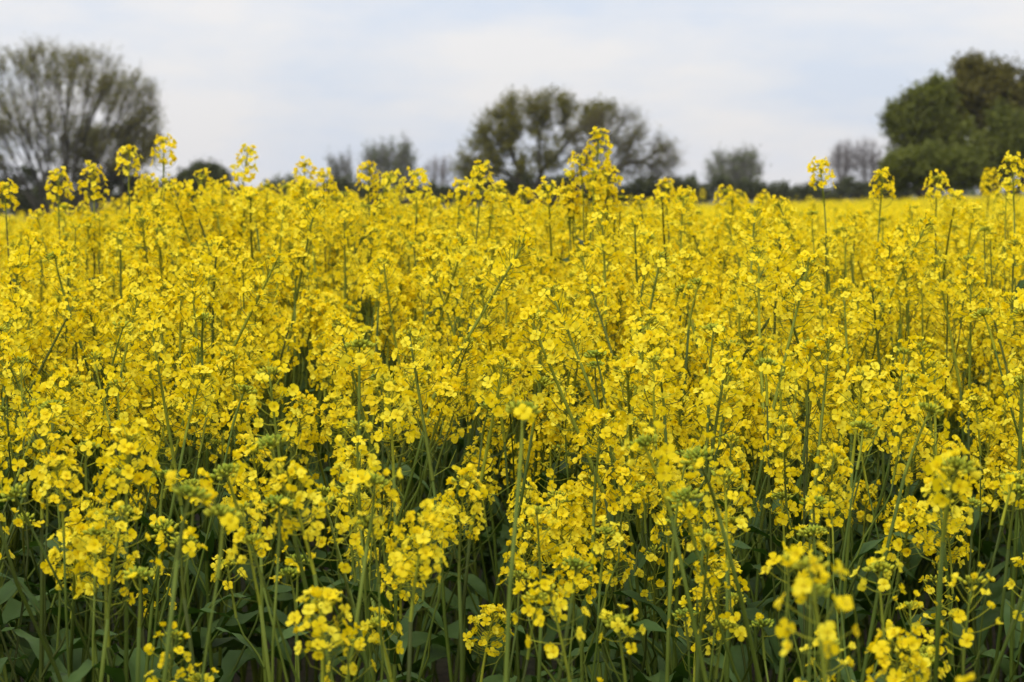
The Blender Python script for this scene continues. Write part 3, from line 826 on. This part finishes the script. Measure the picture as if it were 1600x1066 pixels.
# the pair in the middle
grow('oak_tree', 'broad oak in the middle with clumps of young olive leaves', 185, 838, None,
     [(815, 182, 48, 34, 1.6), (862, 172, 40, 28, 1.4), (778, 205, 40, 32, 1.3), (905, 195, 36, 34, 1.1), (830, 235, 60, 40, 1.1), (755, 250, 38, 28, 0.9), (765, 225, 30, 26, .6), (935, 182, 28, 22, .7), (735, 268, 26, 20, .4), (880, 245, 40, 34, .5), (765, 265, 36, 24, .5), (835, 268, 42, 24, .4)],
     1250, 0.13, M_OAK, M_BARK, r_twig=0.014, trunks=1, leaf=(5.2, 0.125, 0.6), strands=(5, 1.0, 0.5), upward=0.25, gaps=-1.1, shell=0.4, group=GT)
grow('twiggy_tree', 'wide half bare tree with drooping grey twigs right of the oak', 182, 893, None,
     [(962, 200, 52, 38, 1.6), (1005, 240, 52, 38, 1.6), (950, 250, 48, 40, 1.1), (1035, 258, 28, 34, 0.8), (915, 215, 34, 36, .7), (985, 272, 50, 24, .5), (930, 265, 32, 26, .4)],
     1200, 0.12, M_OLIVE, M_BARK, r_twig=0.013, trunks=1, leaf=(1.2, 0.10, 0.4), strands=(5, 1.2, 0.45), upward=0.2, gaps=-1.0, shell=0.35, group=GT)
# the green mass at right
grow('leafy_tree', 'tall bronze green tree, highest of the clump at the right edge', 150, 1545, None,
     [(1530, 150, 66, 52, 2), (1590, 165, 70, 62, 2), (1515, 112, 26, 20, .35), (1560, 118, 24, 20, .3), (1480, 175, 46, 42, 1), (1640, 190, 70, 70, 1.5), (1560, 210, 90, 60, 1.5)], 1000, 0.18, M_BROWN, M_BARK, r_twig=0.018, trunks=3,
     leaf=(7, 0.15, 0.5), strands=(7, 1.1, 0.5), shell=0.15, gaps=-1.8, group=GT)
grow('leafy_tree', 'dark round topped tree on the left side of the clump at right', 146, 1440, None,
     [(1445, 185, 44, 50, 1.3), (1415, 215, 30, 46, 0.7), (1398, 190, 16, 26, .15), (1455, 240, 50, 40, 1.0), (1470, 150, 26, 26, .35), (1425, 155, 14, 16, .12), (1480, 232, 60, 44, .8)], 760, 0.2, M_DENSE, M_BARK, r_twig=0.016, trunks=2, leaf=(7, 0.14, 0.5), strands=(6, 0.9, 0.5), shell=0.15, gaps=-1.8, group=GT)
grow('leafy_tree', 'low wide fresh green tree at the front of the clump at right', 138, 1450, None,
     [(1440, 262, 60, 34, 1.4), (1495, 270, 50, 34, 1.0), (1400, 275, 24, 24, 0.5)], 620, 0.2, M_DENSE, M_BARK, r_twig=0.015, trunks=3, leaf=(10, 0.15, 0.5), strands=(6, 0.7, 0.5), shell=0.15, group=GT)
grow('leafy_tree', 'fresh green tree in front of the bronze one, cut by the right edge', 140, 1580, None,
     [(1585, 225, 55, 60, 1.4), (1545, 265, 46, 38, 1.0), (1640, 240, 60, 60, 1.2)], 720, 0.2, M_DENSE, M_BARK, r_twig=0.015, trunks=3, leaf=(9, 0.15, 0.5), strands=(6, 0.9, 0.5), shell=0.15, gaps=-1.8, group=GT)
# farther small trees
for (nm, lb, D, bx, bl, nt_, fork, lm, bk, tr, lf, st, up) in [
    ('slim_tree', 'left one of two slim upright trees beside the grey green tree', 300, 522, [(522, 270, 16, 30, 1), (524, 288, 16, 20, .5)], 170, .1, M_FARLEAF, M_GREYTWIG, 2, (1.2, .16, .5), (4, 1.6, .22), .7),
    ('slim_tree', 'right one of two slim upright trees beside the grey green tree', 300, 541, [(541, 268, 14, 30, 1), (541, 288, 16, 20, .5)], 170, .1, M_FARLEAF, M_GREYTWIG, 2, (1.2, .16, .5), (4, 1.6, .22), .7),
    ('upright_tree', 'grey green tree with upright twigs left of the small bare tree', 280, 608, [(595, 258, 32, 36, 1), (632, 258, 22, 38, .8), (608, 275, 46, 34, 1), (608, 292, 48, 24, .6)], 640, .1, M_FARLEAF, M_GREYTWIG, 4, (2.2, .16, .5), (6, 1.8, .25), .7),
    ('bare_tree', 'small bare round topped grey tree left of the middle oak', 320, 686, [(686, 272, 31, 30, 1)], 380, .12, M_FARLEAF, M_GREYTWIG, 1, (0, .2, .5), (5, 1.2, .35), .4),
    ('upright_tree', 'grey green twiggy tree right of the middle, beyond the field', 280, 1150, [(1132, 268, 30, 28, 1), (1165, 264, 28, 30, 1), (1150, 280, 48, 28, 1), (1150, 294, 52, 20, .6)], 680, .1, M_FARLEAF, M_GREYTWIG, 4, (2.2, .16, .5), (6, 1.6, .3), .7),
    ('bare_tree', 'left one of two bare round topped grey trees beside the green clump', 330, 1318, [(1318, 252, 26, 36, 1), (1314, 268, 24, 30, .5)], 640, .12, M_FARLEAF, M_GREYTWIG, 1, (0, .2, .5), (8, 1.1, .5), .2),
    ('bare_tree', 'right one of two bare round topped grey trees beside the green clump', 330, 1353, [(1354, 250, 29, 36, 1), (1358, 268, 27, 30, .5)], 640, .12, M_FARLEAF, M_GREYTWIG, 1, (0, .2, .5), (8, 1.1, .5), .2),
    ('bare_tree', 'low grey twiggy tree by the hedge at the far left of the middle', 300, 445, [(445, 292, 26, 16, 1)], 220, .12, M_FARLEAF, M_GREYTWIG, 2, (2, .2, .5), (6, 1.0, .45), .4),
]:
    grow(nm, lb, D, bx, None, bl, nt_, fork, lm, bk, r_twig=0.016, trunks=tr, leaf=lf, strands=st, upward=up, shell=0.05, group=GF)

def hedge(label, D, x0, x1, tops, lm, n):
    bl = []
    for i in range(n):
        px = x0 + (x1 - x0) * (i + .5) / n
        ty = float(np.interp(px, [t[0] for t in tops], [t[1] for t in tops])) + R.uniform(-4, 4)
        ry = (345 - ty) / 2
        bl.append((px, ty + ry, (x1 - x0) / n * 0.95, ry, 1))
    grow('hedgerow', label, D, (x0 + x1) / 2, None, bl, n * 34, 0.02, lm, M_BARK, r_twig=0.018, trunks=max(3, n // 2), leaf=(11, 0.20, 0.6), strands=(4, 0.7, 0.6), shell=0.1,
          group='hedges behind the field', category='hedge', depth=0.7)
hedge('dark hedge under the spreading bare tree at left', 182, -60, 270, [(-60, 250), (60, 262), (200, 255), (270, 288)], M_DARKLEAF, 15)
hedge('low dark hedge between the small bush and the middle oak', 230, 370, 730, [(370, 289), (500, 283), (560, 275), (640, 285), (730, 283)], M_DARKLEAF, 18)
hedge('dark hedge at the foot of the middle oak', 196, 725, 1080, [(725, 281), (800, 265), (900, 271), (1000, 277), (1080, 273)], M_DARKLEAF, 16)
hedge('low dark hedge right of the middle, reaching the green clump', 240, 1075, 1420, [(1075, 275), (1180, 283), (1260, 289), (1330, 277), (1420, 273)], M_DARKLEAF, 18)
# far wood
fw = MB()
def far_wood():
    D = 620
    V, F, T = [], [], []
    for i in range(9000):
        px = NR.uniform(-250, 1850)
        top = 293 + 5 * math.sin(px * .021) + 4 * math.sin(px * .053 + 1)
        py = top + (335 - top) * NR.random() ** 1.5
        p = np.array(at(px, py, D + NR.uniform(-14, 14))); A = frame(NR.normal(size=3), 0); s = NR.uniform(.4, 1.0)
        k = len(V) * 4
        V.append(p + np.array([(-s, 0, 0), (0, -s * .7, .1), (s, 0, 0), (0, s * .7, .1)]) @ A.T); F.append((k, k + 1, k + 2, k + 3)); T += [NR.random()] * 4
    fw.v = [np.concatenate(V)]; fw.n = len(T); fw.f = F; fw.m = [0] * len(F); fw.t = T
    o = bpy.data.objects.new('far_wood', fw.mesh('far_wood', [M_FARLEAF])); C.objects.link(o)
    o['kind'] = 'stuff'; o['label'] = 'bluish line of far woodland beyond the hedges'; o['category'] = 'wood'
far_wood()

# ------------------------------------------------------------------ the air
def haze():
    x, y0, y1, z0, z1 = 1700, -400, 1900, -26, 30
    mb = MB(); mb.add([(a, b, c) for c in (z0, z1) for b in (y0, y1) for a in (-x, x)],
                      [(0, 2, 3, 1), (4, 5, 7, 6), (0, 1, 5, 4), (2, 6, 7, 3), (0, 4, 6, 2), (1, 3, 7, 5)])
    m, nt, N, L = new_mat('pale_air')
    out = N('ShaderNodeOutputMaterial'); v = N('ShaderNodeVolumePrincipled')
    v.inputs['Color'].default_value = (0.90, 0.93, 1.0, 1); v.inputs['Density'].default_value = HAZE
    L(v.outputs[0], out.inputs['Volume'])
    o = bpy.data.objects.new('haze', mb.mesh('haze', [m], smooth=False)); C.objects.link(o)
    o['kind'] = 'stuff'; o['label'] = 'thin pale haze softening the far trees'; o['category'] = 'haze'
HAZE = 0.0001
haze()

# ------------------------------------------------------------------ light and sky
EL, AZ = math.radians(52), math.radians(205)                  # sun behind the camera, to the left
sun = bpy.data.lights.new('sun', 'SUN'); sun.energy = 1.5*1.45; sun.angle = math.radians(28); sun.color = (1.0, 0.96, 0.90)
so = bpy.data.objects.new('sun', sun); C.objects.link(so)
sd = Vector((math.sin(AZ) * math.cos(EL), math.cos(AZ) * math.cos(EL), math.sin(EL)))
so.rotation_euler = sd.to_track_quat('Z', 'Y').to_euler(); so.location = (-5, -10, 20)

w = bpy.data.worlds.new('World'); bpy.context.scene.world = w; w.use_nodes = True
nt = w.node_tree
for n in list(nt.nodes): nt.nodes.remove(n)
N, L = nt.nodes.new, nt.links.new
out = N('ShaderNodeOutputWorld'); bg = N('ShaderNodeBackground'); bg.inputs['Strength'].default_value = 0.1
sky = N('ShaderNodeTexSky'); sky.sky_type = 'NISHITA'; sky.sun_disc = False; sky.sun_elevation = EL; sky.sun_rotation = AZ
sky.air_density = 1.0; sky.dust_density = 2.0
tc = N('ShaderNodeTexCoord'); sep = N('ShaderNodeSeparateXYZ'); L(tc.outputs['Generated'], sep.inputs[0])
mp = N('ShaderNodeMapping'); mp.inputs['Scale'].default_value = (1.0, 1.0, 3.4); mp.inputs['Location'].default_value = (0.35, 0.2, 0.1)
L(tc.outputs['Generated'], mp.inputs['Vector'])
n1 = N('ShaderNodeTexNoise'); n1.inputs['Scale'].default_value = 7.0; n1.inputs['Detail'].default_value = 6; n1.inputs['Roughness'].default_value = 0.52; n1.inputs['Distortion'].default_value = 0.0; n1.inputs['Lacunarity'].default_value = 2.2
L(mp.outputs[0], n1.inputs['Vector'])
cr = N('ShaderNodeValToRGB'); e = cr.color_ramp.elements
e[0].position, e[0].color = 0.38, (0.670, 0.732, 0.845, 1)
e[1].position, e[1].color = 0.62, (0.845, 0.828, 0.832, 1)
L(n1.outputs['Fac'], cr.inputs['Fac'])
g = N('ShaderNodeMath'); g.operation = 'MULTIPLY_ADD'; g.use_clamp = False      # overcast: brighter overhead
zc = N('ShaderNodeMath'); zc.operation = 'MAXIMUM'; zc.inputs[1].default_value = 0; L(sep.outputs['Z'], zc.inputs[0])
L(zc.outputs[0], g.inputs[0]); g.inputs[1].default_value = 10.0; g.inputs[2].default_value = 8.05
vm = N('ShaderNodeVectorMath'); vm.operation = 'SCALE'; L(cr.outputs['Color'], vm.inputs[0]); L(g.outputs[0], vm.inputs['Scale'])
mx = N('ShaderNodeMixRGB'); mx.inputs['Fac'].default_value = 0.9
L(sky.outputs[0], mx.inputs['Color1']); L(vm.outputs[0], mx.inputs['Color2'])
L(mx.outputs[0], bg.inputs['Color']); L(bg.outputs[0], out.inputs['Surface'])

# ------------------------------------------------------------------ camera, colour
cam = bpy.data.cameras.new('camera'); cam.sensor_width = 36; cam.lens = FPX / 1600 * 36
cam.clip_start = 0.05; cam.clip_end = 12000
cam.dof.use_dof = True; cam.dof.focus_distance = 2.9; cam.dof.aperture_fstop = 10.5
co = bpy.data.objects.new('camera', cam); C.objects.link(co)
co.location = CAM; co.rotation_euler = (PI / 2 - PITCH, 0, 0)
sc = bpy.context.scene
sc.camera = co
sc.view_settings.view_transform = 'Standard'; sc.view_settings.look = 'None'
sc.view_settings.exposure = 0.30; sc.view_settings.gamma = 1
sc.render.engine = 'CYCLES'
sc.cycles.max_bounces = 8; sc.cycles.diffuse_bounces = 4; sc.cycles.transmission_bounces = 4
